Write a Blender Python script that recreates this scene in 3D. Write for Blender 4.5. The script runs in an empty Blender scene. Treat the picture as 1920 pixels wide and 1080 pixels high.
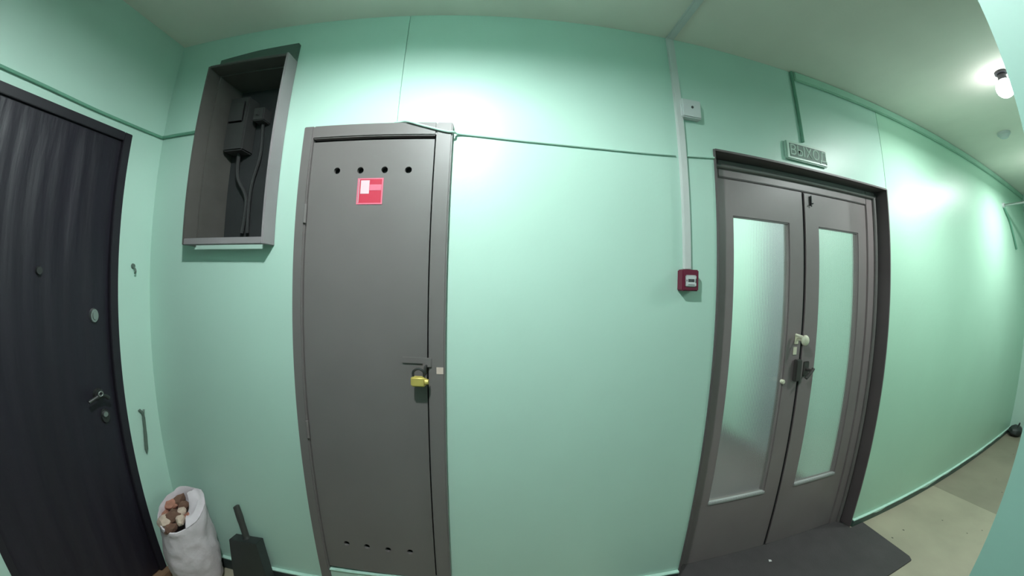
import bpy, bmesh, math, random
from mathutils import Vector, Matrix, noise

random.seed(7)
SC = bpy.context.scene
COL = SC.collection

# ------------------------------------------------------------------ camera
# a wide fisheye lens (door camera) 1.40 m above the floor; x runs along the
# long wall, y towards it, z up; the long wall stands at y = 1.0
cam = bpy.data.cameras.new('camera')
cam_o = bpy.data.objects.new('camera', cam)
COL.objects.link(cam_o)
SC.camera = cam_o
cam.type = 'PANO'
cam.panorama_type = 'FISHEYE_LENS_POLYNOMIAL'
cam.sensor_width = 36.0
cam.sensor_height = 20.25
cam.fisheye_fov = math.radians(200)
S_ = 1.92 / 36.0 * 1.0
cam.fisheye_polynomial_k0 = 0.0
cam.fisheye_polynomial_k1 = -1.87935 * S_
cam.fisheye_polynomial_k2 = 0.0
cam.fisheye_polynomial_k3 = 1.19869 * S_ ** 3
cam.fisheye_polynomial_k4 = -0.691296 * S_ ** 4
cam.clip_start = 0.005
cam.clip_end = 50
R_ = ((0.9983176, 0.0526225, -0.0243465), (-0.0523535, 0.9985617, 0.0115612), (0.0249199, -0.0102671, 0.9996367))
m4 = Matrix.Identity(4)
for i in range(3):
    m4[i][0] = R_[i][0]
    m4[i][1] = R_[i][2]
    m4[i][2] = -R_[i][1]
m4[2][3] = 1.401
cam_o.matrix_world = m4

# ------------------------------------------------------------------ light
SC.view_settings.view_transform = 'Standard'
SC.view_settings.look = 'None'
SC.view_settings.exposure = 0.56
SC.view_settings.gamma = 1.0
SC.view_settings.use_curve_mapping = False
w = bpy.data.worlds.new('world')
SC.world = w
w.use_nodes = True
w.node_tree.nodes['Background'].inputs[0].default_value = (0.5, 0.6, 0.6, 1)
w.node_tree.nodes['Background'].inputs[1].default_value = 0.02
WALL_LAMP_E = 1450.0      # lamp over the camera's own door
CEIL_BULB_W = 11.0      # bare bulb further along the corridor
FAR_FILL_W = 12.5  # added unseen bulb that brightens the far part of the long wall
LOBBY_W = 33.0           # added unseen light for the lobby behind the glazed doors
pl = bpy.data.lights.new('lobby_fill', 'POINT')
pl.energy = LOBBY_W
pl.shadow_soft_size = 0.08
pl.color = (0.93, 1.0, 0.98)
plo = bpy.data.objects.new('lobby_fill', pl)
plo.location = (1.05, 2.5, 2.25)
COL.objects.link(plo)


# ------------------------------------------------------------------ materials
def mat(name, col, rough=0.6, metal=0.0, var=0.0, vscale=6.0, bump=0.0, bscale=60.0, emit=0.0, spec=0.5, stretch=None):
    m = bpy.data.materials.new(name)
    m.use_nodes = True
    nt = m.node_tree
    b = nt.nodes['Principled BSDF']
    b.inputs['Base Color'].default_value = (*col, 1)
    b.inputs['Roughness'].default_value = rough
    b.inputs['Metallic'].default_value = metal
    b.inputs['Specular IOR Level'].default_value = spec
    tc = nt.nodes.new('ShaderNodeTexCoord')
    src = tc.outputs['Object']
    if stretch:
        mp = nt.nodes.new('ShaderNodeMapping')
        mp.inputs['Scale'].default_value = stretch
        nt.links.new(src, mp.inputs['Vector'])
        src = mp.outputs['Vector']
    if var:
        n = nt.nodes.new('ShaderNodeTexNoise')
        n.inputs['Scale'].default_value = vscale
        n.inputs['Detail'].default_value = 5
        nt.links.new(src, n.inputs['Vector'])
        r = nt.nodes.new('ShaderNodeValToRGB')
        r.color_ramp.elements[0].position = 0.3
        r.color_ramp.elements[1].position = 0.7
        r.color_ramp.elements[0].color = (*[c * (1 - var) for c in col], 1)
        r.color_ramp.elements[1].color = (*[min(1, c * (1 + var)) for c in col], 1)
        nt.links.new(n.outputs['Fac'], r.inputs['Fac'])
        nt.links.new(r.outputs['Color'], b.inputs['Base Color'])
    if bump:
        n2 = nt.nodes.new('ShaderNodeTexNoise')
        n2.inputs['Scale'].default_value = bscale
        n2.inputs['Detail'].default_value = 4
        nt.links.new(src, n2.inputs['Vector'])
        bp = nt.nodes.new('ShaderNodeBump')
        bp.inputs['Strength'].default_value = bump
        bp.inputs['Distance'].default_value = 0.004
        nt.links.new(n2.outputs['Fac'], bp.inputs['Height'])
        nt.links.new(bp.outputs['Normal'], b.inputs['Normal'])
    if emit:
        b.inputs['Emission Color'].default_value = (*col, 1)
        b.inputs['Emission Strength'].default_value = emit
    return m


M = {}
M['green'] = mat('wall_paint_green', (0.505, 0.69, 0.61), 0.42, var=0.03, vscale=2.0, bump=0.12, bscale=35)
M['green_fresh'] = mat('wall_paint_fresh_green', (0.49, 0.735, 0.585), 0.42, var=0.03, vscale=2.0, bump=0.12, bscale=35)
M['green_dark'] = mat('cable_paint_shade_green', (0.16, 0.36, 0.26), 0.5, var=0.06)  # cable over the front door: its shadow is put into this dark green
M['hook'] = mat('hook_dark', (0.11, 0.15, 0.125), 0.5, var=0.1)
M['teal'] = mat('near_wall_paint_teal', (0.21, 0.355, 0.305), 0.5, var=0.03)
M['white_wash'] = mat('ceiling_whitewash', (0.84, 0.77, 0.71), 0.9, var=0.04, vscale=3, bump=0.1, bscale=90)
M['cove'] = mat('cove_paint', (0.37, 0.58, 0.46), 0.6, var=0.05)
M['grey'] = mat('door_paint_grey', (0.165, 0.142, 0.142), 0.45, var=0.05, vscale=4, bump=0.1, bscale=25)
M['grey_dark'] = mat('door_paint_dark_grey', (0.115, 0.090, 0.095), 0.5, var=0.08, vscale=5, bump=0.1, bscale=30)
M['grey_leaf'] = mat('double_door_paint_grey', (0.225, 0.178, 0.185), 0.45, var=0.06, vscale=4, bump=0.1, bscale=25)
M['bead'] = mat('bead_paint_light_grey', (0.33, 0.33, 0.33), 0.4, var=0.06)
M['black'] = mat('shade_black', (0.006, 0.006, 0.007), 0.9)  # plain black for the shade in the door seam and vent holes
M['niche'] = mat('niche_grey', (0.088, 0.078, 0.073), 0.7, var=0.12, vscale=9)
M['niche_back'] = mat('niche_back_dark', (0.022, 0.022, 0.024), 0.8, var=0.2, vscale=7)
M['niche_top'] = mat('niche_strip_grey_green', (0.085, 0.125, 0.105), 0.6, var=0.1)
M['niche_rim'] = mat('niche_frame_grey', (0.27, 0.235, 0.25), 0.5, var=0.08)
M['wire'] = mat('wire_dark', (0.026, 0.025, 0.026), 0.6, var=0.1)
M['meter'] = mat('meter_grey', (0.046, 0.043, 0.044), 0.5, var=0.1)
M['skirt'] = mat('skirting_dark_slate', (0.035, 0.045, 0.047), 0.6, var=0.12, vscale=12)
M['skirt_g'] = mat('skirting_green_grey', (0.07, 0.105, 0.09), 0.6, var=0.15, vscale=12)
M['skirt_edge'] = mat('skirting_paint_edge', (0.50, 0.72, 0.63), 0.5, var=0.08, vscale=20)
M['leather'] = mat('door_black_leather', (0.0145, 0.0105, 0.020), 0.5, var=0.15, vscale=5, bump=0.5, bscale=14, stretch=(1, 3.0, 0.35))
M['leather_frame'] = mat('door_black_frame', (0.0150, 0.0115, 0.019), 0.55, var=0.1)
M['steel'] = mat('worn_steel', (0.42, 0.42, 0.42), 0.35, 0.9, var=0.1)
M['steel_dark'] = mat('dark_steel', (0.06, 0.06, 0.06), 0.45, 0.6, var=0.1)
M['lock'] = mat('painted_lock_dark', (0.055, 0.048, 0.046), 0.5, var=0.1)
M['brass'] = mat('brass', (0.60, 0.47, 0.13), 0.4, 0.3, var=0.1, vscale=30)
M['white'] = mat('white_plastic', (0.62, 0.62, 0.64), 0.45, var=0.03)
M['duct'] = mat('grey_white_conduit', (0.60, 0.60, 0.60), 0.5, var=0.04)
M['cream'] = mat('cream_plastic', (0.70, 0.66, 0.52), 0.45, var=0.04)
M['pinkish'] = mat('pale_pink_seal', (0.62, 0.48, 0.43), 0.6, var=0.06)
M['red'] = mat('red_plastic', (0.155, 0.013, 0.040), 0.4, var=0.06)
M['sticker_red'] = mat('sticker_red', (0.52, 0.030, 0.065), 0.5, var=0.05)
M['sticker_pink'] = mat('sticker_pink', (0.70, 0.16, 0.24), 0.5, var=0.08)
M['sticker_white'] = mat('sticker_white', (0.72, 0.50, 0.56), 0.5, var=0.06)
M['ink'] = mat('dark_ink', (0.05, 0.05, 0.055), 0.6)
M['sign_plate'] = mat('sign_plate_pale_green', (0.42, 0.60, 0.50), 0.4, var=0.03)
M['sign_face'] = mat('sign_face_green_grey', (0.13, 0.20, 0.165), 0.6, var=0.12, vscale=20)
M['sign_ink'] = mat('sign_letters_pale', (0.42, 0.56, 0.48), 0.6)
M['sign_line'] = mat('sign_outline_dark', (0.05, 0.11, 0.08), 0.5)
M['wood'] = mat('threshold_brown_wood', (0.30, 0.17, 0.10), 0.6, var=0.2, vscale=14, bump=0.15)
M['rubber'] = mat('doormat_rubber', (0.056, 0.049, 0.051), 0.8, var=0.12, vscale=8, bump=0.35, bscale=160)
M['dustpan'] = mat('dustpan_black_plastic', (0.028, 0.032, 0.032), 0.5, var=0.12)
M['dusthandle'] = mat('dustpan_handle', (0.045, 0.045, 0.042), 0.5, var=0.1)
M['sack'] = mat('white_woven_sack', (0.66, 0.56, 0.61), 0.75, var=0.12, vscale=14, bump=0.5, bscale=45)
M['sack_in'] = mat('sack_lining', (0.55, 0.47, 0.42), 0.8, var=0.12, vscale=12)
M['rubble'] = mat('brick_rubble', (0.42, 0.18, 0.13), 0.9, var=0.25, vscale=25, bump=0.4)
M['rubble_pale'] = mat('plaster_rubble', (0.62, 0.46, 0.38), 0.9, var=0.15, vscale=25, bump=0.4)
M['rubble_dark'] = mat('dark_debris_shade', (0.17, 0.085, 0.06), 0.9, var=0.25, vscale=25)
M['lino'] = None
M['lobby_floor'] = mat('lobby_floor_grey', (0.15, 0.12, 0.135), 0.6, var=0.08, vscale=4)
M['lobby_door'] = mat('lobby_door_grey', (0.30, 0.31, 0.34), 0.5, var=0.05)
M['bulb'] = mat('bulb_glow', (0.93, 1.0, 1.0), 0.3, emit=14.0)
M['bulb2'] = mat('lamp_glow', (0.90, 1.0, 0.99), 0.3, emit=WALL_LAMP_E)
M['socket'] = mat('lamp_socket_black', (0.02, 0.02, 0.025), 0.5)
M['paper'] = mat('white_paper', (0.7, 0.7, 0.68), 0.8)


def lino_mat(name, col):
    m = mat(name, col, 0.5, var=0.10, vscale=3.5, bump=0.05, bscale=60)
    nt = m.node_tree
    b = nt.nodes['Principled BSDF']
    ramp = b.inputs['Base Color'].links[0].from_node
    tc = nt.nodes.new('ShaderNodeTexCoord')
    v = nt.nodes.new('ShaderNodeTexVoronoi')
    v.inputs['Scale'].default_value = 14
    v.inputs['Randomness'].default_value = 1.0
    nt.links.new(tc.outputs['Object'], v.inputs['Vector'])
    # specks of grit: only in some of the cells
    lt = nt.nodes.new('ShaderNodeMath')
    lt.operation = 'LESS_THAN'
    lt.inputs[1].default_value = 0.085
    nt.links.new(v.outputs['Distance'], lt.inputs[0])
    sp = nt.nodes.new('ShaderNodeSeparateColor')
    nt.links.new(v.outputs['Color'], sp.inputs[0])
    gt = nt.nodes.new('ShaderNodeMath')
    gt.operation = 'GREATER_THAN'
    gt.inputs[1].default_value = 0.72
    nt.links.new(sp.outputs[0], gt.inputs[0])
    mu = nt.nodes.new('ShaderNodeMath')
    mu.operation = 'MULTIPLY'
    nt.links.new(lt.outputs[0], mu.inputs[0])
    nt.links.new(gt.outputs[0], mu.inputs[1])
    mx = nt.nodes.new('ShaderNodeMix')
    mx.data_type = 'RGBA'
    nt.links.new(mu.outputs[0], mx.inputs['Factor'])
    nt.links.new(ramp.outputs['Color'], mx.inputs['A'])
    mx.inputs['B'].default_value = (0.05, 0.05, 0.035, 1)
    nt.links.new(mx.outputs['Result'], b.inputs['Base Color'])
    return m


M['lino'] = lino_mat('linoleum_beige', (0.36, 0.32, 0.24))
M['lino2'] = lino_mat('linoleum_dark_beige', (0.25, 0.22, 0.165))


def glass_mat():
    m = bpy.data.materials.new('reeded_glass')
    m.use_nodes = True
    nt = m.node_tree
    b = nt.nodes['Principled BSDF']
    b.inputs['Base Color'].default_value = (0.93, 0.97, 0.96, 1)
    b.inputs['Transmission Weight'].default_value = 1.0
    b.inputs['Roughness'].default_value = 0.16
    b.inputs['IOR'].default_value = 1.45
    tc = nt.nodes.new('ShaderNodeTexCoord')
    wv = nt.nodes.new('ShaderNodeTexWave')
    wv.wave_type = 'BANDS'
    wv.bands_direction = 'X'
    wv.inputs['Scale'].default_value = 32.0
    nt.links.new(tc.outputs['Object'], wv.inputs['Vector'])
    bp = nt.nodes.new('ShaderNodeBump')
    bp.inputs['Strength'].default_value = 0.13
    bp.inputs['Distance'].default_value = 0.001
    nt.links.new(wv.outputs['Fac'], bp.inputs['Height'])
    nt.links.new(bp.outputs['Normal'], b.inputs['Normal'])
    return m


M['glass'] = glass_mat()


# ------------------------------------------------------------------ helpers
def obj(name, bm, material, parent=None, smooth=False):
    me = bpy.data.meshes.new(name)
    bmesh.ops.recalc_face_normals(bm, faces=bm.faces)
    bm.to_mesh(me)
    bm.free()
    for m in (material if isinstance(material, (list, tuple)) else [material]):
        me.materials.append(m)
    if smooth:
        for p in me.polygons:
            p.use_smooth = True
        try:
            me.set_sharp_from_angle(angle=math.radians(40))
        except Exception:
            pass
    o = bpy.data.objects.new(name, me)
    COL.objects.link(o)
    if parent is not None:
        o.parent = parent
        pm = parent
        off = Vector((0, 0, 0))
        while pm is not None:
            off += Vector(pm.location)
            pm = pm.parent
        # geometry is written in world coordinates
        me.transform(Matrix.Translation(-off))
    return o


def tag(o, label=None, cat=None, group=None, kind=None):
    if label: o['label'] = label
    if cat: o['category'] = cat
    if group: o['group'] = group
    if kind: o['kind'] = kind
    return o


def empty(name, loc, label=None, cat=None, kind=None, group=None):
    o = bpy.data.objects.new(name, None)
    o.location = loc
    o.empty_display_size = 0.05
    COL.objects.link(o)
    return tag(o, label, cat, group, kind)


def box(bm, x0, x1, y0, y1, z0, z1, bev=0.0, seg=2):
    t = bmesh.new()
    bmesh.ops.create_cube(t, size=1.0)
    for v in t.verts:
        v.co = Vector(((x0 + x1) / 2 + v.co.x * (x1 - x0), (y0 + y1) / 2 + v.co.y * (y1 - y0), (z0 + z1) / 2 + v.co.z * (z1 - z0)))
    if bev > 0:
        bmesh.ops.bevel(t, geom=list(t.edges), offset=bev, segments=seg, affect='EDGES', clamp_overlap=True)
    merge(bm, t)


def merge(bm, t, mx=None):
    if mx is not None:
        bmesh.ops.transform(t, matrix=mx, verts=t.verts)
    me = bpy.data.meshes.new('tmp')
    t.to_mesh(me)
    t.free()
    bm.from_mesh(me)
    bpy.data.meshes.remove(me)


def B(*boxes, bev=0.0):
    bm = bmesh.new()
    for b in boxes:
        box(bm, *b[:6], bev=b[6] if len(b) > 6 else bev)
    return bm


def cyl(bm, p0, p1, r0, r1=None, seg=20, bev=0.0):
    r1 = r0 if r1 is None else r1
    p0, p1 = Vector(p0), Vector(p1)
    d = p1 - p0
    t = bmesh.new()
    bmesh.ops.create_cone(t, cap_ends=True, segments=seg, radius1=r0, radius2=r1, depth=d.length)
    if bev:
        ring = [e for e in t.edges if e.verts[0].co.z > 0 and e.verts[1].co.z > 0]
        bmesh.ops.bevel(t, geom=ring, offset=bev, segments=3, affect='EDGES')
    q = d.to_track_quat('Z', 'Y').to_matrix().to_4x4()
    merge(bm, t, Matrix.Translation((p0 + p1) / 2) @ q)


def tube(bm, pts, r, seg=10, closed=False, flat=None):
    pts = [Vector(p) for p in pts]
    rings = []
    n = len(pts)
    up = Vector((0, 0, 1))
    prev = None
    for i, p in enumerate(pts):
        if closed:
            t = (pts[(i + 1) % n] - pts[i - 1]).normalized()
        else:
            t = (pts[min(i + 1, n - 1)] - pts[max(i - 1, 0)]).normalized()
        if prev is None:
            a = up if abs(t.dot(up)) < 0.9 else Vector((1, 0, 0))
            u = t.cross(a).normalized()
        else:
            u = (prev - t * prev.dot(t)).normalized()
        prev = u
        v = t.cross(u)
        rr = r[i] if isinstance(r, (list, tuple)) else r
        rings.append([bm.verts.new(p + (u * math.cos(2 * math.pi * k / seg) + v * math.sin(2 * math.pi * k / seg)) * rr) for k in range(seg)])
    for i in range(n if closed else n - 1):
        a, b = rings[i], rings[(i + 1) % n]
        for k in range(seg):
            bm.faces.new((a[k], a[(k + 1) % seg], b[(k + 1) % seg], b[k]))
    if not closed:
        bm.faces.new(rings[0][::-1])
        bm.faces.new(rings[-1])


def spline(pts, n=8):
    pts = [Vector(p) for p in pts]
    out = []
    for i in range(len(pts) - 1):
        p0 = pts[max(i - 1, 0)]; p1 = pts[i]; p2 = pts[i + 1]; p3 = pts[min(i + 2, len(pts) - 1)]
        for k in range(n):
            t = k / n
            out.append(0.5 * ((2 * p1) + (p2 - p0) * t + (2 * p0 - 5 * p1 + 4 * p2 - p3) * t * t + (3 * p1 - p0 - 3 * p2 + p3) * t ** 3))
    out.append(pts[-1])
    return out


def plate(outline, holes, y0, y1, seg=20):
    """A flat plate in the x-z plane with round holes, from y0 (front) to y1."""
    bm = bmesh.new()
    edges = []
    def loop(pts):
        vs = [bm.verts.new((x, y0, z)) for x, z in pts]
        for i in range(len(vs)):
            edges.append(bm.edges.new((vs[i], vs[(i + 1) % len(vs)])))
    loop(outline)
    for h in holes:
        if len(h) == 4:
            loop([(h[0], h[2]), (h[1], h[2]), (h[1], h[3]), (h[0], h[3])])
            continue
        x, z, r = h
        loop([(x + r * math.cos(2 * math.pi * k / seg), z + r * math.sin(2 * math.pi * k / seg)) for k in range(seg)])
    bmesh.ops.triangle_fill(bm, use_beauty=True, use_dissolve=False, edges=edges)
    ex = bmesh.ops.extrude_face_region(bm, geom=list(bm.faces))
    vs = [g for g in ex['geom'] if isinstance(g, bmesh.types.BMVert)]
    bmesh.ops.translate(bm, vec=(0, y1 - y0, 0), verts=vs)
    return bm


def text_mesh(name, body, size, loc, rot, material, parent, depth=0.0006):
    cu = bpy.data.curves.new(name, 'FONT')
    cu.body = body
    cu.size = size
    cu.extrude = depth
    cu.align_x = 'CENTER'
    cu.align_y = 'CENTER'
    t = bpy.data.objects.new(name + '_curve', cu)
    COL.objects.link(t)
    bpy.context.view_layer.update()
    dg = bpy.context.evaluated_depsgraph_get()
    me = bpy.data.meshes.new_from_object(t.evaluated_get(dg))
    bpy.data.objects.remove(t)
    bpy.data.curves.remove(cu)
    off = Vector((0, 0, 0)); pm = parent
    while pm is not None:
        off += Vector(pm.location); pm = pm.parent
    me.transform(Matrix.Translation(Vector(loc) - off) @ rot)
    me.materials.clear()
    me.materials.append(material)
    o = bpy.data.objects.new(name, me)
    COL.objects.link(o)
    o.parent = parent
    return o


FACE = Matrix(((1, 0, 0, 0), (0, 0, 1, 0), (0, 1, 0, 0), (0, 0, 0, 1)))   # text plane x-z, front towards -y
FACE = Matrix.Rotation(math.radians(90), 4, 'X')

# ------------------------------------------------------------------ the setting
CZ = 2.50        # ceiling
XL = -1.542      # left wall
XE = 5.40        # end wall
YN = 0.079       # near wall
DL, DR, DT = 0.880, 2.126, 1.990     # opening of the double door
DY = 1.070                           # plane of its leaves
NL, NR, NB, NT = -1.253, -0.868, 1.545, 2.289   # niche opening in the long wall


def wall_cells(xs, zs, skip, groove, y0, y1, depth=0.006):
    bm = bmesh.new()
    for i in range(len(xs) - 1):
        for j in range(len(zs) - 1):
            if skip((xs[i] + xs[i + 1]) / 2, (zs[j] + zs[j + 1]) / 2):
                continue
            g = depth if groove((xs[i] + xs[i + 1]) / 2, (zs[j] + zs[j + 1]) / 2) else 0
            box(bm, xs[i], xs[i + 1], y0 + g, y1, zs[j], zs[j + 1])
    bmesh.ops.remove_doubles(bm, verts=bm.verts, dist=1e-6)
    return bm


def skip_back(x, z):
    return (DL < x < DR and z < DT) or (NL < x < NR and NB < z < NT) or (-0.73 < x < -0.22 and 0.05 < z < 1.96)


xs = sorted([XL, NL, NR, -0.73, -0.394, -0.390, -0.22, DL, DR, 2.122, 2.1265, XE])
zs = sorted([0.0, 0.05, NB, 1.96, DT, 1.998, NT, CZ])
gro = lambda x, z: (abs(x + 0.392) < 0.003 and z > 1.99) or (abs(x - 2.1243) < 0.002 and z > DT)
o = obj('wall_back', wall_cells(xs, zs, skip_back, gro, 1.0, 1.10), [M['green'], M['green_fresh']])
for p in o.data.polygons:
    if p.center.x > 2.125:
        p.material_index = 1
tag(o, kind='structure')
o = obj('wall_left', B((XL - 0.12, XL, -0.25, 0.27, 0, CZ), (XL - 0.12, XL, 0.865, 1.10, 0, CZ), (XL - 0.12, XL, 0.27, 0.865, 1.985, CZ)), M['green'])
tag(o, kind='structure')
# the near wall: the camera's own door stands in a recess between two reveals
o = obj('wall_near', B((XL, -0.5, -0.25, 0.05, 0, CZ), (0.5, XE, -0.25, YN, 0, CZ), (-0.5, 0.5, -0.25, -0.06, 0, CZ)), M['teal'])
tag(o, kind='structure')
o = obj('wall_end', B((XE, XE + 0.1, -0.25, 1.10, 0, CZ)), M['green'])
tag(o, kind='structure')
o = obj('ceiling', B((XL - 0.12, XE + 0.1, -0.25, 1.10, CZ, CZ + 0.1)), M['white_wash'])
tag(o, kind='structure')
fl = obj('floor', B((XL - 0.12, XE + 0.1, -0.25, 1.15, -0.10, -0.004)), M['skirt'])
tag(fl, kind='structure')
obj('linoleum_sheet', B((XL, 3.219, -0.06, 1.0, -0.004, 0.0)), M['lino'], fl)
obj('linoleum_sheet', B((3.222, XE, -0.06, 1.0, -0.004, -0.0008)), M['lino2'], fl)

# skirting boards with the pale ragged edge of wall paint along their tops
def skirting(name, x0, x1, h, m, step=0.05, rag=0.006, my=0.012):
    bb = obj(name, B((x0, x1, 1.0 - my, 1.0, 0, h), bev=0.002), m)
    tag(bb, kind='structure')
    bm = bmesh.new()
    n = max(4, int((x1 - x0) / step))
    top, bot, bt, bo = [], [], [], []
    for i in range(n + 1):
        x = x0 + (x1 - x0) * i / n
        zt = h + 0.0035
        zb = h - 0.002 - rag * max(0, noise.noise((x * 7.3, 2.1, 0.3)) + 0.1) * 2
        top.append(bm.verts.new((x, 1.0 - my - 0.0015, zt)))
        bot.append(bm.verts.new((x, 1.0 - my - 0.0015, zb)))
        bt.append(bm.verts.new((x, 0.9995, zt + 0.002)))
        bo.append(bm.verts.new((x, 0.9995, zb)))
    for i in range(n):
        bm.faces.new((bot[i], bot[i + 1], top[i + 1], top[i]))
        bm.faces.new((top[i], top[i + 1], bt[i + 1], bt[i]))
        bm.faces.new((bo[i + 1], bo[i], bt[i], bt[i + 1]))
        bm.faces.new((bo[i], bo[i + 1], bot[i + 1], bot[i]))
    for i in (0, n):
        bm.faces.new((bot[i], top[i], bt[i], bo[i]))
    obj('paint_edge', bm, M['skirt_edge'], bb)
    return bb


skirting('baseboard_left', XL + 0.002, -0.757, 0.066, M['skirt'])
skirting('baseboard_middle', -0.168, DL - 0.004, 0.066, M['skirt'])
skirting('baseboard_right', DR + 0.012, XE - 0.002, 0.045, M['skirt_g'], rag=0.009)

# strip of paint-covered trim under the ceiling, right of the sign's cable
o = obj('trim_1', B((1.425, XE - 0.002, 0.985, 1.0, 2.452, 2.4995), bev=0.004), M['cove'])
tag(o, kind='structure')

# ------------------------------------------------------------------ lobby behind the glazed doors
lw = obj('wall_lobby', B((2.34, 2.44, 1.10, 3.4, 0, CZ), (0.2, 0.3, 1.10, 3.4, 0, CZ), (0.3, 2.34, 3.3, 3.4, 0, CZ)), M['green'])
tag(lw, kind='structure')
o = obj('floor_lobby', B((0.2, 2.44, 1.15, 3.4, -0.1, 0.0)), M['lobby_floor']); tag(o, kind='structure')
o = obj('ceiling_lobby', B((0.2, 2.44, 1.10, 3.4, CZ, CZ + 0.1)), M['white_wash']); tag(o, kind='structure')
d4 = empty('door_4', (2.34, 1.9, 0), 'grey door dimly seen through the left pane of the glazed double door', 'door', kind='structure')
obj('leaf', B((2.312, 2.339, 1.72, 2.02, 0.0, 2.02), bev=0.004), M['lobby_door'], d4)
obj('door_frame', B((2.318, 2.339, 1.66, 1.719, 0, 2.08), (2.318, 2.339, 2.021, 2.08, 0, 2.08), (2.318, 2.339, 1.719, 2.021, 2.021, 2.08)), M['lobby_door'], d4)

# ------------------------------------------------------------------ glazed double door
d3 = empty('door_3', (1.503, DY, 0), 'grey double door with two tall reeded glass panes under the exit sign', 'door', kind='structure')
# dark reveal boards of the opening
obj('reveal', B((DL - 0.003, DL + 0.006, 0.996, 1.10, 0, DT), (DR - 0.006, DR + 0.003, 0.996, 1.10, 0, DT), (DL + 0.006, DR - 0.006, 0.996, 1.10, DT - 0.006, DT + 0.003)), M['grey_dark'], d3)
obj('door_frame', B((DL + 0.006, 0.953, 1.064, 1.10, 0, DT - 0.006), (2.026, DR - 0.006, 1.064, 1.10, 0, DT - 0.006), (0.953, 2.026, 1.064, 1.10, 1.904, DT - 0.006), bev=0.003), M['grey_leaf'], d3)
# rounded bead along the frame
bm = bmesh.new()
tube(bm, [(2.098, 1.060, 0.0), (2.098, 1.060, 1.952)], 0.011, 10)
tube(bm, [(0.90, 1.060, 1.952), (2.108, 1.060, 1.952)], 0.011, 10)
tube(bm, [(0.912, 1.060, 0.0), (0.912, 1.060, 1.952)], 0.011, 10)
tag(obj('frame_bead', bm, M['grey'], d3, True), 'rounded grey bead catching the light')


def glazed_leaf(x0, x1, gx0, gx1, gz0, gz1, ztop):
    z0 = 0.006
    f = DY - 0.0
    b = f + 0.035
    lf = obj('leaf', plate([(x0, z0), (x1, z0), (x1, ztop), (x0, ztop)], [(gx0, gx1, gz0, gz1)], f, b), M['grey_leaf'], d3)
    obj('glass_pane', B((gx0 - 0.004, gx1 + 0.004, f + 0.014, f + 0.019, gz0 - 0.004, gz1 + 0.004)), M['glass'], lf)
    bd = bmesh.new()
    for (a0, a1, c0, c1) in ((gx0, gx0 + 0.006, gz0, gz1), (gx1 - 0.006, gx1, gz0, gz1), (gx0 + 0.006, gx1 - 0.006, gz1 - 0.006, gz1)):
        box(bd, a0, a1, f + 0.003, f + 0.0135, c0, c1, 0.001)
    obj('glazing_bead', bd, M['grey_leaf'], lf)
    tag(obj('sill_bead', B((gx0 - 0.002, gx1 + 0.002, f - 0.004, f + 0.0135, gz0 - 0.006, gz0 + 0.010), bev=0.003), M['bead'], lf), 'light grey strip under the pane')
    return lf


leafL = glazed_leaf(0.955, 1.481, 1.030, 1.384, 0.368, 1.735, 1.899)
leafR = glazed_leaf(1.496, 2.022, 1.600, 1.944, 0.366, 1.737, 1.899)
# overlapping meeting strip on the right leaf
obj('seam_shade', B((1.4815, 1.4955, DY + 0.003, DY + 0.035, 0.006, 1.899)), M['black'], d3)  # black strip put in for the shade between the two leaves
obj('meeting_strip', B((1.491, 1.512, DY - 0.005, DY - 0.0005, 0.01, 1.897), bev=0.003), M['grey_leaf'], leafR)
bm = bmesh.new()
box(bm, 1.537, 1.547, DY - 0.004, DY, 1.838, 1.886, 0.0015)
cyl(bm, (1.542, DY - 0.007, 1.832), (1.542, DY - 0.007, 1.888), 0.003, seg=10)
cyl(bm, (1.542, DY - 0.007, 1.846), (1.542, DY - 0.018, 1.846), 0.003, seg=10)
tag(obj('top_bolt', bm, M['steel_dark'], leafR), 'small dark bolt at the top of the leaf')
# knob, plate, old latch and lock
bm = bmesh.new()
box(bm, 1.436, 1.462, DY - 0.004, DY, 1.150, 1.196, 0.002)
cyl(bm, (1.452, DY - 0.002, 1.176), (1.448, DY - 0.035, 1.176), 0.007, seg=12)
t = bmesh.new()
bmesh.ops.create_uvsphere(t, u_segments=16, v_segments=10, radius=0.021)
merge(bm, t, Matrix.Translation((1.449, DY - 0.047, 1.176)) @ Matrix.Diagonal((1, 0.75, 1.25, 1)))
cyl(bm, (1.424, DY - 0.012, 1.200), (1.442, DY - 0.042, 1.188), 0.006, 0.009, seg=10)
tag(obj('door_knob', bm, M['cream'], leafL, True), 'cream plastic knob')
tag(obj('keyhole_plate', B((1.432, 1.456, DY - 0.003, DY, 1.098, 1.136), bev=0.001), M['cream'], leafL), 'small cream plate under the knob')
bm = bmesh.new()
cyl(bm, (1.371, DY, 0.971), (1.371, DY - 0.016, 0.971), 0.010, 0.012, seg=14, bev=0.004)
tag(obj('stop_button', bm, M['cream'], leafL, True), 'round cream button at the edge of the pane')
tag(obj('rim_lock', B((1.442, 1.480, DY - 0.022, DY, 0.968, 1.076), bev=0.004), M['lock'], leafL), 'dark rim lock case')
bm = bmesh.new()
box(bm, 1.513, 1.556, DY - 0.006, DY, 0.985, 1.060, 0.003)
cyl(bm, (1.538, DY - 0.005, 1.020), (1.538, DY - 0.034, 1.020), 0.008, seg=14)
tube(bm, spline([(1.548, DY - 0.034, 1.030), (1.538, DY - 0.036, 1.020), (1.520, DY - 0.036, 1.004), (1.500, DY - 0.034, 0.984)], 5), 0.0075, 10)
tag(obj('lever_handle', bm, M['lock'], leafR), 'dark lever handle')
obj('door_sill', B((DL + 0.006, DR - 0.006, 0.986, 1.10, -0.003, 0.005)), M['rubber'], d3)

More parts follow.
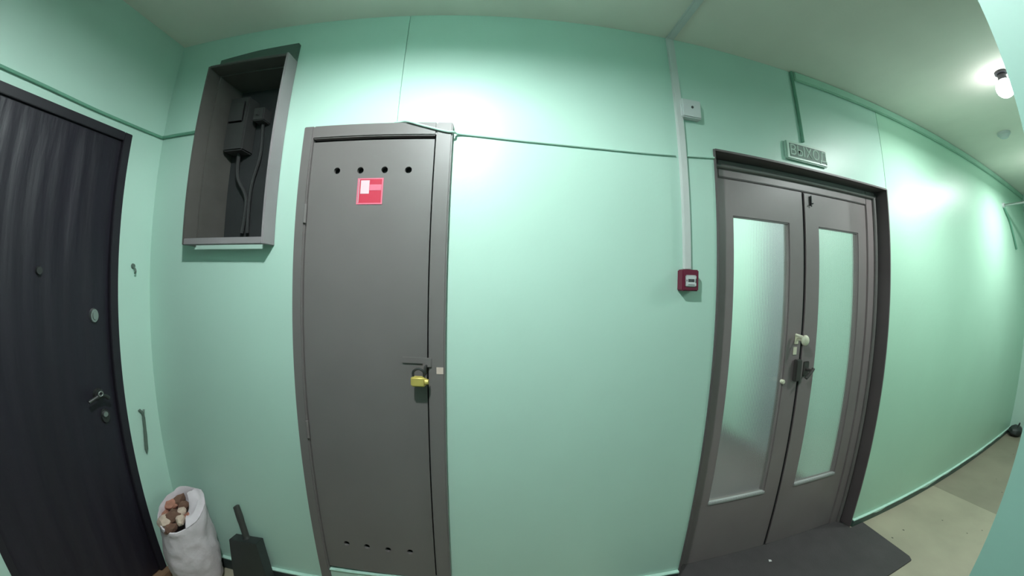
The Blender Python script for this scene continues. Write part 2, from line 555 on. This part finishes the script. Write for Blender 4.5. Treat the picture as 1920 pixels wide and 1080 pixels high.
# ------------------------------------------------------------------ service cupboard door
d2 = empty('door_2', (-0.475, 1.0, 0), 'narrow grey cupboard door with vent holes and a red sticker', 'door', kind='structure')
fo = obj('door_frame', B((-0.755, -0.713, 0.974, 1.0, 0, 1.985), (-0.234, -0.176, 0.974, 1.0, 0, 1.985), (-0.713, -0.234, 0.974, 1.0, 1.933, 1.985), bev=0.004), M['grey'], d2)
holes_xy = [(-0.612, 1.812), (-0.518, 1.811), (-0.424, 1.811), (-0.334, 1.810), (-0.622, 0.290), (-0.532, 0.286), (-0.440, 0.280), (-0.346, 0.278)]
leaf = obj('leaf', plate([(-0.711, 0.166), (-0.2405, 0.152), (-0.2405, 1.922), (-0.711, 1.922)], [(x * 0.985, 1.401 + (z - 1.401) * 0.985, 0.0125) for x, z in holes_xy], 0.985, 0.997), M['grey'], d2)
obj('cavity_shade', B((-0.73, -0.22, 1.004, 1.098, 0.05, 1.96)), M['black'], d2)  # solid black block in place of the shaded space behind the holes
obj('plinth', B((-0.713, -0.234, 0.983, 1.0, 0.0, 0.144), bev=0.003), M['green'], d2)
bm = B((-0.713, -0.234, 0.979, 1.0, 0.144, 0.1505), bev=0.002)
obj('plinth_edge', bm, M['skirt_edge'], d2)
bm = bmesh.new()
cyl(bm, (-0.7135, 0.976, 1.61), (-0.7135, 0.976, 1.68), 0.006, seg=10)
cyl(bm, (-0.7135, 0.976, 0.80), (-0.7135, 0.976, 0.87), 0.006, seg=10)
obj('hinge', bm, M['grey'], d2)
# hasp, staple, padlock, paper seal
bm = bmesh.new()
box(bm, -0.330, -0.252, 0.980, 0.985, 1.116, 1.140, 0.002)
box(bm, -0.253, -0.222, 0.968, 0.974, 1.108, 1.142, 0.002)
obj('hasp', bm, M['grey'], leaf)
bm = bmesh.new()
tube(bm, spline([(-0.240, 0.970, 1.085), (-0.240, 0.950, 1.088), (-0.240, 0.945, 1.100), (-0.240, 0.950, 1.112), (-0.240, 0.972, 1.115)], 5), 0.0035, 8)
obj('staple', bm, M['steel_dark'], leaf)
tag(obj('paper_seal', B((-0.205, -0.181, 0.9725, 0.974, 1.084, 1.108)), M['pinkish'], d2), 'pale pink paper seal')

pk = empty('padlock', (-0.262, 0.950, 1.06), 'small brass padlock hanging from the hasp of the grey cupboard door', 'padlock')
bm = bmesh.new()
box(bm, -0.288, -0.237, 0.938, 0.960, 1.046, 1.081, 0.005, 3)
obj('padlock_body', bm, M['brass'], pk, True)
bm = bmesh.new()
cyl(bm, (-0.239, 0.949, 1.063), (-0.228, 0.949, 1.063), 0.011, 0.009, seg=14)
obj('keyway', bm, M['brass'], pk, True)
bm = bmesh.new()
tube(bm, spline([(-0.281, 0.949, 1.078), (-0.280, 0.949, 1.098), (-0.262, 0.949, 1.108), (-0.245, 0.949, 1.098), (-0.244, 0.949, 1.078)], 6), 0.0042, 8)
obj('shackle', bm, M['steel_dark'], pk, True)

st = empty('safety_sticker', (-0.467, 0.9848, 1.727), 'square red and white safety sticker on the grey cupboard door', 'sticker')
obj('sheet', B((-0.516, -0.418, 0.9838, 0.985, 1.677, 1.774)), M['sticker_red'], st)
obj('white_panel', B((-0.503, -0.470, 0.9832, 0.9838, 1.716, 1.766)), M['sticker_white'], st)
obj('pink_panel', B((-0.469, -0.424, 0.9832, 0.9838, 1.728, 1.750)), M['sticker_pink'], st)
bm = B((-0.516, -0.510, 0.9832, 0.9838, 1.677, 1.774), (-0.510, -0.418, 0.9832, 0.9838, 1.677, 1.682), (-0.510, -0.418, 0.9832, 0.9838, 1.770, 1.774), (-0.423, -0.418, 0.9832, 0.9838, 1.682, 1.770))
obj('pale_border', bm, M['sticker_pink'], st)
bm = B((-0.511, -0.508, 0.9832, 0.9838, 1.683, 1.769))
obj('white_line', bm, M['sticker_white'], st)

# ------------------------------------------------------------------ black front door in the left wall
d1 = empty('door_1', (XL, 0.57, 0), 'black padded front door with a lever handle in the left wall', 'door', kind='structure')
obj('door_frame', B((XL - 0.06, XL + 0.003, 0.268, 0.300, 0.05, 1.986), (XL - 0.06, XL + 0.003, 0.836, 0.867, 0.05, 1.986), (XL - 0.06, XL + 0.003, 0.300, 0.836, 1.950, 1.986), bev=0.002), M['leather_frame'], d1)
# leaf with soft vertical ribs of quilted leather
bm = bmesh.new()
ny, nz = 48, 60
gv = []
for i in range(ny + 1):
    row = []
    y = 0.302 + (0.834 - 0.302) * i / ny
    for j in range(nz + 1):
        z = 0.055 + (1.948 - 0.055) * j / nz
        e = min(1, min(i, ny - i) / 3.0) * min(1, min(j, nz - j) / 3.0)
        rib = 0.5 + 0.5 * math.cos((y - 0.302) / 0.066 * 2 * math.pi)
        x = XL - 0.012 + e * (0.004 + 0.0022 * rib + 0.003 * noise.noise((y * 14, z * 2.6, 1.7)))
        row.append(bm.verts.new((x, y, z)))
    gv.append(row)
for i in range(ny):
    for j in range(nz):
        bm.faces.new((gv[i][j], gv[i + 1][j], gv[i + 1][j + 1], gv[i][j + 1]))
box(bm, XL - 0.055, XL - 0.0125, 0.302, 0.834, 0.055, 1.948)
dl = obj('leaf', bm, M['leather'], d1, True)
LX = XL - 0.006


def disc(bm, y, z, ry, rz, x0, x1, seg=20, bev=0.002):
    t = bmesh.new()
    bmesh.ops.create_cone(t, cap_ends=True, segments=seg, radius1=1, radius2=0.86, depth=1)
    merge(bm, t, Matrix.Translation(((x0 + x1) / 2, y, z)) @ Matrix.Rotation(math.radians(90), 4, 'Y') @ Matrix.Diagonal((rz, ry, x1 - x0, 1)))


bm = bmesh.new()
disc(bm, 0.589, 1.415, 0.011, 0.015, LX, LX + 0.012)
tag(obj('peephole', bm, M['steel_dark'], dl, True), 'dark round peephole')
bm = bmesh.new()
disc(bm, 0.775, 1.250, 0.016, 0.029, LX, LX + 0.012)
disc(bm, 0.775, 1.250, 0.008, 0.018, LX + 0.012, LX + 0.015)
tag(obj('upper_escutcheon', bm, M['steel'], dl, True), 'oval metal lock cover')
bm = bmesh.new()
disc(bm, 0.768, 0.946, 0.020, 0.024, LX, LX + 0.012)
cyl(bm, (LX + 0.010, 0.768, 0.946), (LX + 0.034, 0.762, 0.948), 0.009, seg=12)
tube(bm, spline([(LX + 0.032, 0.790, 0.928), (LX + 0.035, 0.775, 0.942), (LX + 0.036, 0.758, 0.948), (LX + 0.035, 0.740, 0.942), (LX + 0.032, 0.716, 0.932)], 5), 0.0075, 10)
tag(obj('lever_handle', bm, M['steel_dark'], dl, True), 'dull metal lever handle')
bm = bmesh.new()
tube(bm, [(LX + 0.045, 0.756 + 0.008 * math.cos(a * math.pi / 8), 0.956 + 0.009 * math.sin(a * math.pi / 8)) for a in range(16)], 0.0025, 8, closed=True)
obj('handle_ring', bm, M['steel'], dl, True)
bm = bmesh.new()
disc(bm, 0.782, 0.852, 0.017, 0.030, LX, LX + 0.010)
tag(obj('lower_escutcheon', bm, M['steel_dark'], dl, True), 'dull oval lock cover')
bm = bmesh.new()
disc(bm, 0.776, 0.864, 0.010, 0.012, LX + 0.010, LX + 0.022)
obj('lock_cylinder', bm, M['steel'], dl, True)
tag(obj('doorstep', B((XL - 0.06, XL + 0.030, 0.235, 0.925, 0.0, 0.048), bev=0.004), M['wood'], d1), 'brown wooden doorstep')

# ------------------------------------------------------------------ meter niche with its projecting frame
mb = empty('meter_niche', (-1.06, 1.0, 1.54), 'open grey electricity meter niche with projecting frame, high beside the left corner', 'cabinet')
bk = 1.127
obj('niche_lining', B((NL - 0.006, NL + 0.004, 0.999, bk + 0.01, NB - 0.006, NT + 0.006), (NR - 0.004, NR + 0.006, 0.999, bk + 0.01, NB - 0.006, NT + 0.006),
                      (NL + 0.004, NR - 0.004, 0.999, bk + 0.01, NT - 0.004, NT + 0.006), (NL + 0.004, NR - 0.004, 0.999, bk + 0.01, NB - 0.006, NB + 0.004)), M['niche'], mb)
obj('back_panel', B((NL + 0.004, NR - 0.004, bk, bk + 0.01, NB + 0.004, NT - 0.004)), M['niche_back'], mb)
for a, mm in (((-1.264, -1.255, 0.940, 0.999, 1.530, 2.300), 'niche'), ((-0.867, -0.857, 0.938, 0.999, 1.530, 2.304), 'niche_rim'), ((-1.255, -0.867, 0.940, 0.999, 2.290, 2.302), 'niche')):
    obj('frame_board', B(a, bev=0.002), M[mm], mb)
tag(obj('frame_board', B((-1.255, -0.867, 0.940, 0.966, 1.530, 1.556), bev=0.002), M['niche_rim'], mb), 'lighter grey board along the bottom')
# thin grey-green strip on the wall above the frame, lower towards the left
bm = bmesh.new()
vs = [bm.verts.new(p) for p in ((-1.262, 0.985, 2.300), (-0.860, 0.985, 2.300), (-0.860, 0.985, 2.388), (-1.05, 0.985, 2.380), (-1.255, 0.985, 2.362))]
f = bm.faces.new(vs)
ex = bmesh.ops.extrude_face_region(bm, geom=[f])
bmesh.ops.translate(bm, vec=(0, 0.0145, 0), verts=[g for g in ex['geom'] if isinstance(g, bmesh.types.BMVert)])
obj('top_strip', bm, M['niche_top'], mb)
obj('meter', B((-1.236, -1.128, 1.060, bk, 1.960, 2.215), (-1.222, -1.142, 1.052, 1.060, 2.09, 2.19), bev=0.006), M['meter'], mb)
obj('switch', B((-1.110, -1.052, 1.075, bk, 2.100, 2.162), (-1.090, -1.072, 1.066, 1.075, 2.118, 2.145), bev=0.004), M['meter'], mb)
bm = bmesh.new()
tube(bm, spline([(-1.18, 1.10, 1.965), (-1.17, 1.10, 1.85), (-1.12, 1.11, 1.75), (-1.13, 1.11, 1.60)], 6), 0.008, 8)
tube(bm, spline([(-1.08, 1.11, 2.10), (-1.07, 1.11, 1.95), (-1.10, 1.11, 1.80), (-1.10, 1.11, 1.60)], 6), 0.007, 8)
obj('wiring', bm, M['wire'], mb, True)

# ------------------------------------------------------------------ cables, conduit and wall devices
o = obj('painted_cable', (lambda b: (tube(b, spline([(XL + 0.007, 0.10, 2.028), (XL + 0.007, 0.34, 2.026), (XL + 0.007, 0.52, 2.025), (XL + 0.007, 0.69, 2.021), (XL + 0.007, 0.83, 2.022), (XL + 0.007, 0.975, 2.026), (XL + 0.014, 0.993, 2.028), (-1.45, 0.994, 2.029), (-1.368, 0.994, 2.029), (-1.285, 0.994, 2.030), (-1.268, 0.992, 2.031)], 5), 0.0068, 8), b)[1])(bmesh.new()), M['green_dark'], None, True)
tag(o, 'thick painted cable over the black front door, turning the corner to the niche', 'cable')
o = obj('painted_cable', (lambda b: (tube(b, spline([(-0.40, 0.994, 1.995), (-0.37, 0.985, 1.992), (-0.34, 0.969, 1.984), (-0.28, 0.969, 1.966), (-0.20, 0.969, 1.945), (-0.172, 0.972, 1.944), (-0.150, 0.994, 1.948), (0.0, 0.9955, 1.936), (0.118, 0.9955, 1.929), (0.32, 0.9955, 1.924), (0.536, 0.9955, 1.926), (0.690, 0.9955, 1.934)], 5), 0.0042, 8), b)[1])(bmesh.new()), M['green'], None, True)
tag(o, 'thin painted wire sagging from the cupboard door top to the white conduit', 'cable')
o = obj('painted_cable', (lambda b: (tube(b, spline([(0.742, 0.9955, 1.938), (0.80, 0.9955, 1.943), (0.876, 0.9955, 1.950)], 5), 0.0042, 8), b)[1])(bmesh.new()), M['green'], None, True)
tag(o, 'short painted wire between the white conduit and the double door', 'cable')
o = obj('painted_cable', (lambda b: (tube(b, spline([(1.412, 0.9945, 2.497), (1.414, 0.9945, 2.35), (1.418, 0.9945, 2.20), (1.421, 0.9945, 2.118)], 4), 0.0075, 8), b)[1])(bmesh.new()), M['green_dark'], None, True)
tag(o, 'painted cable dropping from the ceiling to the exit sign', 'cable')

cd = empty('cable_conduit', (0.717, 1.0, 1.48), 'grey white plastic conduit running down the wall to the red call point', 'conduit')
bm = bmesh.new()
t = bmesh.new()
box(t, -0.0155, 0.0155, -0.0155, 0.0, 0.0, 1.018, 0.002)
merge(bm, t, Matrix.Translation((0.728, 0.9995, 1.479)) @ Matrix.Rotation(math.radians(-1.0), 4, 'Y'))
obj('wall_run', bm, M['duct'], cd)
bm = bmesh.new()
t = bmesh.new()
box(t, -0.0155, 0.0155, 0.0, 0.925, -0.0155, 0.0, 0.002)
merge(bm, t, Matrix.Translation((0.732, 0.073, CZ - 0.0005)) @ Matrix.Rotation(math.radians(1.2), 4, 'Z'))
obj('ceiling_run', bm, M['duct'], cd)

jb = empty('junction_box', (0.785, 1.0, 2.162), 'small white square box beside the conduit near the ceiling', 'junction box')
obj('cover', B((0.722, 0.813, 0.972, 1.0, 2.100, 2.183), bev=0.004), M['white'], jb)
bm = bmesh.new()
cyl(bm, (0.770, 0.9722, 2.147), (0.770, 0.9702, 2.147), 0.0055, seg=14)
obj('screw', bm, M['ink'], jb)

cp = empty('fire_call_point', (0.738, 1.0, 1.437), 'dark red square fire call point with white button at conduit end', 'fire alarm')
obj('case', B((0.690, 0.762, 0.962, 1.0, 1.396, 1.477), bev=0.004), M['red'], cp)
bt = obj('button', B((0.699, 0.748, 0.957, 0.963, 1.412, 1.456), bev=0.009), M['white'], cp)
bm = bmesh.new()
for a in range(5):
    box(bm, 0.710 + a * 0.0056, 0.7145 + a * 0.0056, 0.9562, 0.9572, 1.4300, 1.4410)
box(bm, 0.7025, 0.7050, 0.9562, 0.9572, 1.4320, 1.4385)
box(bm, 0.7420, 0.7445, 0.9562, 0.9572, 1.4270, 1.4425)
box(bm, 0.710, 0.738, 0.9562, 0.9572, 1.4185, 1.4205)
obj('button_print', bm, M['ink'], bt)

sg = empty('exit_sign', (1.436, 1.0, 2.058), 'pale rectangular exit sign above the glazed double door', 'sign')
obj('housing', B((1.292, 1.579, 0.985, 1.0, 2.013, 2.104), bev=0.004), M['sign_plate'], sg)
obj('face', B((1.312, 1.562, 0.9842, 0.986, 2.026, 2.090)), M['sign_face'], sg)
obj('outline', B((1.312, 1.562, 0.9834, 0.9843, 2.086, 2.090), (1.312, 1.3165, 0.9834, 0.9843, 2.026, 2.086)), M['sign_line'], sg)
text_mesh('lettering', 'ВЫХОД', 0.070, (1.441, 0.9838, 2.056), FACE, M['sign_ink'], sg)

dt = empty('smoke_detector', (3.26, 0.65, CZ), 'small white smoke detector on the ceiling beyond the bulb', 'smoke detector')
bm = bmesh.new()
cyl(bm, (3.26, 0.65, CZ), (3.26, 0.65, CZ - 0.016), 0.046, 0.046, seg=24)
obj('base', bm, M['white'], dt, True)
bm = bmesh.new()
cyl(bm, (3.26, 0.65, CZ - 0.016), (3.26, 0.65, CZ - 0.040), 0.040, 0.026, seg=24, bev=0.005)
obj('head', bm, M['white'], dt, True)

# ------------------------------------------------------------------ lamps
def dome(c, r, squash=1.0):
    bm = bmesh.new()
    bmesh.ops.create_icosphere(bm, subdivisions=4, radius=r)
    bmesh.ops.bisect_plane(bm, geom=list(bm.verts) + list(bm.edges) + list(bm.faces), plane_co=(0, 0, 0), plane_no=(0, 0, 1), clear_outer=True)
    ed = [e for e in bm.edges if e.is_boundary]
    bmesh.ops.contextual_create(bm, geom=ed)
    for v in bm.verts:
        v.co = Vector((v.co.x, v.co.y, v.co.z * squash)) + Vector(c)
    return bm


# globe bulbs in black sockets under the ceiling; the light they throw leaves downwards; the second is added for the far wall
for (BX, BY, lab, gw) in ((2.362, 0.405, 'glowing round bulb in a black socket on the corridor ceiling', CEIL_BULB_W), (4.05, 0.44, 'added ceiling bulb brightening the far wall, unseen behind the near wall', FAR_FILL_W)):
    BZ = 2.411
    lb = empty('ceiling_bulb', (BX, BY, CZ), lab, 'lamp')
    bm = bmesh.new()
    cyl(bm, (BX, BY, CZ), (BX, BY, CZ - 0.012), 0.034, seg=20)
    cyl(bm, (BX, BY, CZ - 0.012), (BX, BY, BZ + 0.038), 0.022, 0.026, seg=24)
    obj('socket', bm, M['socket'], lb, True)
    bm = bmesh.new()
    bmesh.ops.create_icosphere(bm, subdivisions=4, radius=0.049, matrix=Matrix.Translation((BX, BY, BZ)))
    obj('bulb', bm, M['bulb'], lb, True)
    al = bpy.data.lights.new('bulb_light', 'AREA')
    al.shape = 'DISK'
    al.size = 0.08
    al.energy = gw
    al.color = (0.93, 1.0, 0.98)
    alo = bpy.data.objects.new('bulb_light', al)
    alo.location = (BX, BY, BZ - 0.052)
    COL.objects.link(alo)

LXX, LYY, LZZ = -0.27, 0.165, 2.40
wl = empty('wall_lamp', (LXX, -0.06, LZZ), 'bulb under a black holder over the camera door, behind the viewer', 'lamp')
bm = bmesh.new()
cyl(bm, (LXX, LYY, LZZ), (LXX, LYY, LZZ + 0.06), 0.040, 0.02, seg=24)
obj('holder', bm, M['socket'], wl, True)
bm = bmesh.new()
rin = []
for (r, z) in ((0.040, 0.012), (0.100, -0.030), (0.103, -0.030), (0.043, 0.015)):
    rin.append([bm.verts.new((LXX + r * math.cos(2 * math.pi * k / 40), LYY + r * math.sin(2 * math.pi * k / 40), LZZ + z)) for k in range(40)])
for q in range(4):
    a, b = rin[q], rin[(q + 1) % 4]
    for k in range(40):
        bm.faces.new((a[k], a[(k + 1) % 40], b[(k + 1) % 40], b[k]))
obj('shade', bm, M['socket'], wl, True)
bm = bmesh.new()
tube(bm, spline([(LXX, -0.06, LZZ + 0.03), (LXX, 0.05, LZZ + 0.075), (LXX, LYY, LZZ + 0.07), (LXX, LYY + 0.001, LZZ + 0.05)], 5), 0.010, 10)
obj('bracket', bm, M['socket'], wl, True)
obj('bulb', dome((LXX, LYY, LZZ - 0.0005), 0.035, 0.8), M['bulb2'], wl, True)

# ------------------------------------------------------------------ floor things
mt = obj('doormat', B((0.60, 2.225, 0.645, 0.985, 0.0, 0.009), bev=0.004), M['rubber'])
bm = bmesh.new()
# rectangular mat with clipped near corner
outl = [(0.60, 0.645), (2.185, 0.645), (2.205, 0.668), (2.240, 0.984), (0.884, 0.984), (0.60, 0.984)]
vs = [bm.verts.new((x, y, 0.0)) for x, y in outl]
f = bm.faces.new(vs)
ex = bmesh.ops.extrude_face_region(bm, geom=[f])
bmesh.ops.translate(bm, vec=(0, 0, 0.009), verts=[g for g in ex['geom'] if isinstance(g, bmesh.types.BMVert)])
bpy.data.objects.remove(mt)
mt = obj('doormat', bm, M['rubber'])
tag(mt, 'dark grey rubber doormat on the floor before the double door', 'doormat')
bm = bmesh.new()
vs = [bm.verts.new(p) for p in ((1.416, 0.962, 0.0095), (1.430, 0.958, 0.0125), (1.436, 0.970, 0.0095), (1.421, 0.973, 0.0115))]
f = bm.faces.new(vs)
ex = bmesh.ops.extrude_face_region(bm, geom=[f])
bmesh.ops.translate(bm, vec=(0, 0, 0.001), verts=[g for g in ex['geom'] if isinstance(g, bmesh.types.BMVert)])
tag(obj('paper_scrap', bm, M['paper']), 'tiny white paper scrap on the dark doormat below the door seam', 'litter')

# dustpan standing against the wall
dp = empty('dustpan', (-1.09, 0.96, 0.0), 'black plastic dustpan standing on end against the wall, handle up', 'dustpan')
def dustpan_bm():
    bm = bmesh.new()
    # tray seen from below: wide at the floor, a little narrower at the handle end; back rim and side rims
    W0, W1, H, T = 0.098, 0.074, 0.240, 0.004
    fr = [(-W0, 0.0), (W0, 0.0), (W1, H), (-W1, H)]
    def slab(pts, y0, y1):
        a = [bm.verts.new((x, y0, z)) for x, z in pts]
        b = [bm.verts.new((x, y1, z)) for x, z in pts]
        n = len(pts)
        bm.faces.new(a[::-1]); bm.faces.new(b)
        for i in range(n):
            bm.faces.new((a[i], a[(i + 1) % n], b[(i + 1) % n], b[i]))
    slab(fr, -0.024, -0.020)
    slab([(-W0, 0.02), (-W0 + T, 0.02), (-W1 + T, H), (-W1, H)], -0.022, 0.020)
    slab([(W0 - T, 0.02), (W0, 0.02), (W1, H), (W1 - T, H)], -0.022, 0.020)
    slab([(-W1, H - T), (W1, H - T), (W1, H), (-W1, H)], -0.022, 0.020)
    return bm
tilt = Matrix.Translation((-1.092, 0.945, 0.006)) @ Matrix.Rotation(math.radians(-4), 4, 'Y') @ Matrix.Rotation(math.radians(-7), 4, 'X')
b2 = dustpan_bm()
bmesh.ops.transform(b2, matrix=tilt, verts=b2.verts)
obj('pan', b2, M['dustpan'], dp)
bm = bmesh.new()
tube(bm, spline([(0.0, 0.004, 0.232), (-0.004, 0.004, 0.262), (-0.012, 0.002, 0.32), (-0.022, 0.0, 0.385), (-0.026, 0.0, 0.400)], 5), [0.016] * 3 + [0.013] * 8 + [0.014] * 8 + [0.010, 0.006], 10)
bmesh.ops.transform(bm, matrix=tilt, verts=bm.verts)
obj('handle', bm, M['dusthandle'], dp, True)

# rubble sack in the corner
sk = empty('rubble_sack', (-1.34, 0.885, 0.0), 'open white woven sack of brick rubble standing in the left corner', 'sack')
bm = bmesh.new()
NR_, NS_ = 26, 56
C0, C1 = Vector((-1.345, 0.885, 0.0)), Vector((-1.315, 0.868, 0.425))
rings = []
vd = Vector((-0.83, 0.55, 0)).normalized()      # from the camera outwards
sd = Vector((0.55, 0.83, 0)).normalized()       # to the right as the camera sees it
def sack_pt(t, a):
    c = C0.lerp(C1, t)
    r = 0.088 + 0.014 * math.sin(math.pi * min(1, t * 1.1)) + 0.004 * t
    if t < 0.06:
        r *= 0.80 + 0.20 * (t / 0.06)
    r *= 1 + 0.075 * noise.noise((math.cos(a) * 1.6, math.sin(a) * 1.6, t * 5.0)) + 0.060 * noise.noise((math.cos(a) * 3.2, math.sin(a) * 3.2, t * 9.0 + 4)) + 0.045 * abs(noise.noise((math.cos(a) * 5.0 + t * 3, math.sin(a) * 5.0, t * 14.0 + 9)))
    tiltz = (0.045 * math.cos(a) + 0.018 * math.sin(a)) * t * t + 0.012 * noise.noise((a * 1.3, 0.5, 3.0)) * t
    d = vd * math.cos(a) + sd * math.sin(a)
    return c + d * r + Vector((0, 0, tiltz))
for i in range(NR_ + 1):
    t = i / NR_
    rings.append([bm.verts.new(sack_pt(t, 2 * math.pi * k / NS_)) for k in range(NS_)])
for i in range(NR_):
    for k in range(NS_):
        bm.faces.new((rings[i][k], rings[i][(k + 1) % NS_], rings[i + 1][(k + 1) % NS_], rings[i + 1][k]))
bm.faces.new(rings[0][::-1])
# rolled rim and the inside wall
prev = rings[-1]
cT = C1
for rr, dz in ((0.985, 0.010), (0.93, 0.012), (0.89, 0.002), (0.87, -0.03), (0.85, -0.085)):
    cur = []
    for k in range(NS_):
        p = sack_pt(1.0, 2 * math.pi * k / NS_)
        cur.append(bm.verts.new(Vector((cT.x + (p.x - cT.x) * rr, cT.y + (p.y - cT.y) * rr, p.z + dz))))
    for k in range(NS_):
        bm.faces.new((prev[k], prev[(k + 1) % NS_], cur[(k + 1) % NS_], cur[k]))
    prev = cur
obj('sack_body', bm, M['sack'], sk, True)
# flap folded over the right part of the mouth
bm = bmesh.new()
fl_rows = []
for i in range(9):
    row = []
    u = i / 8
    for j in range(9):
        v = j / 8 - 0.5
        a = math.pi * (0.70 + v * 0.62)
        p0 = sack_pt(1.0, a)
        inn = Vector((C1.x, C1.y, p0.z + 0.012)) + sd * 0.02
        p = p0.lerp(inn, u * 0.80) + Vector((0, 0, 0.013 + 0.016 * math.sin(u * 2.6) + 0.008 * noise.noise((u * 4, v * 4, 9.1))))
        row.append(bm.verts.new(p))
    fl_rows.append(row)
for i in range(8):
    for j in range(8):
        bm.faces.new((fl_rows[i][j], fl_rows[i][j + 1], fl_rows[i + 1][j + 1], fl_rows[i + 1][j]))
ex = bmesh.ops.extrude_face_region(bm, geom=list(bm.faces))
bmesh.ops.translate(bm, vec=(0, 0, 0.003), verts=[g for g in ex['geom'] if isinstance(g, bmesh.types.BMVert)])
obj('folded_flap', bm, M['sack'], sk, True)
# lumps of rubble inside
def lump(c, r, m, seed):
    bm = bmesh.new()
    bmesh.ops.create_icosphere(bm, subdivisions=2, radius=1.0)
    for v in bm.verts:
        k = 1 + 0.35 * noise.noise(v.co * 1.4 + Vector((seed * 3.1, seed, 0)))
        v.co = Vector((v.co.x * r * 1.2, v.co.y * r, v.co.z * r * 0.8)) * k
    rot_ = Matrix.Rotation(seed * 1.7, 4, 'Z') @ Matrix.Rotation(seed * 0.9, 4, 'X')
    bmesh.ops.transform(bm, matrix=Matrix.Translation(c) @ rot_, verts=bm.verts)
    obj('rubble_lump', bm, m, sk)
kinds = ['rubble_pale', 'rubble_dark', 'rubble', 'rubble', 'rubble_dark', 'rubble_pale', 'rubble']
q = 0
for rr, n_, zz in ((0.0, 1, 0.422), (0.036, 6, 0.416), (0.068, 11, 0.412)):
    for k in range(n_):
        aa = 2 * math.pi * k / n_ + rr * 9
        av, as_ = rr * math.cos(aa), rr * math.sin(aa)
        if as_ > 0.030 or rr > 0.05 and av < -0.055:
            q += 1
            continue
        dark = av > 0.02 and as_ > -0.03  # far right lumps darker: shadow in the sack mouth put into their colour
        mm = 'rubble_dark' if dark and q % 2 else kinds[(q * 3) % 7]
        lump(Vector((C1.x, C1.y, zz + 0.42 * av + 0.17 * as_ + 0.006 * (q % 3) - (0.014 if dark else 0))) + vd * av + sd * as_, 0.019 + 0.004 * (q % 3), M[mm], q + 1)
        q += 1

# ------------------------------------------------------------------ small things on the left wall strip
hk = empty('wall_hook', (XL, 0.926, 1.44), 'small dark hook on the green wall right of the black door', 'hook')
bm = bmesh.new()
disc(bm, 0.926, 1.444, 0.008, 0.012, XL, XL + 0.006)
tube(bm, spline([(XL + 0.004, 0.926, 1.440), (XL + 0.016, 0.926, 1.432), (XL + 0.020, 0.926, 1.422), (XL + 0.014, 0.926, 1.414)], 4), 0.0035, 8)
obj('hook', bm, M['hook'], hk, True)
hg = empty('shoe_horn', (XL, 0.918, 0.73), 'thin dark strip hanging low on the green wall beside the black door', 'shoehorn')
bm = bmesh.new()
tube(bm, spline([(XL + 0.006, 0.914, 0.832), (XL + 0.010, 0.924, 0.815), (XL + 0.008, 0.928, 0.790)], 4), 0.005, 8)
tube(bm, spline([(XL + 0.006, 0.934, 0.826), (XL + 0.010, 0.928, 0.812), (XL + 0.008, 0.928, 0.790)], 4), 0.004, 8)
obj('loop', bm, M['hook'], hg, True)
bm = bmesh.new()
tube(bm, spline([(XL + 0.007, 0.928, 0.792), (XL + 0.007, 0.924, 0.72), (XL + 0.007, 0.918, 0.66), (XL + 0.007, 0.915, 0.628)], 4), [0.0062] * 4 + [0.0070] * 6 + [0.0045, 0.003, 0.002], 8)
obj('blade', bm, M['hook'], hg, True)

# ------------------------------------------------------------------ far end of the corridor
rl = empty('curtain_rail', (4.45, 0.55, 2.24), 'thin pale rail across the far end of the corridor', 'rail')
bm = bmesh.new()
tube(bm, [(4.45, 0.998, 2.24), (4.45, 0.082, 2.24)], 0.011, 10)
obj('rod', bm, M['steel'], rl, True)
bm = bmesh.new()
cyl(bm, (4.45, 1.0, 2.24), (4.45, 0.985, 2.24), 0.024, seg=16)
obj('bracket', bm, M['white'], rl, True)
o = obj('hanging_cable', (lambda b: (tube(b, spline([(4.45, 0.990, 2.222), (4.52, 0.990, 2.18), (4.63, 0.990, 2.12), (4.75, 0.990, 2.00), (4.86, 0.990, 1.88)], 4), 0.010, 8), b)[1])(bmesh.new()), M['green_dark'], None, True)
tag(o, 'dark cable slanting down the wall at the corridor end', 'cable')
bg = empty('black_bag', (5.27, 0.93, 0.0), 'small black bag lying on the floor at the corridor end', 'bag')
bm = bmesh.new()
bmesh.ops.create_icosphere(bm, subdivisions=3, radius=1.0)
for v in bm.verts:
    k = 1 + 0.14 * noise.noise(v.co * 2.2)
    v.co = Vector((5.27 + v.co.x * 0.10 * k, 0.905 + v.co.y * 0.075 * k, max(0.0005, 0.05 + v.co.z * 0.062 * k)))
obj('bag_body', bm, M['dustpan'], bg, True)
bm = bmesh.new()
tube(bm, spline([(5.23, 0.885, 0.098), (5.24, 0.880, 0.130), (5.27, 0.878, 0.140), (5.30, 0.880, 0.130), (5.31, 0.885, 0.098)], 4), 0.005, 8)
obj('handle', bm, M['dustpan'], bg, True)
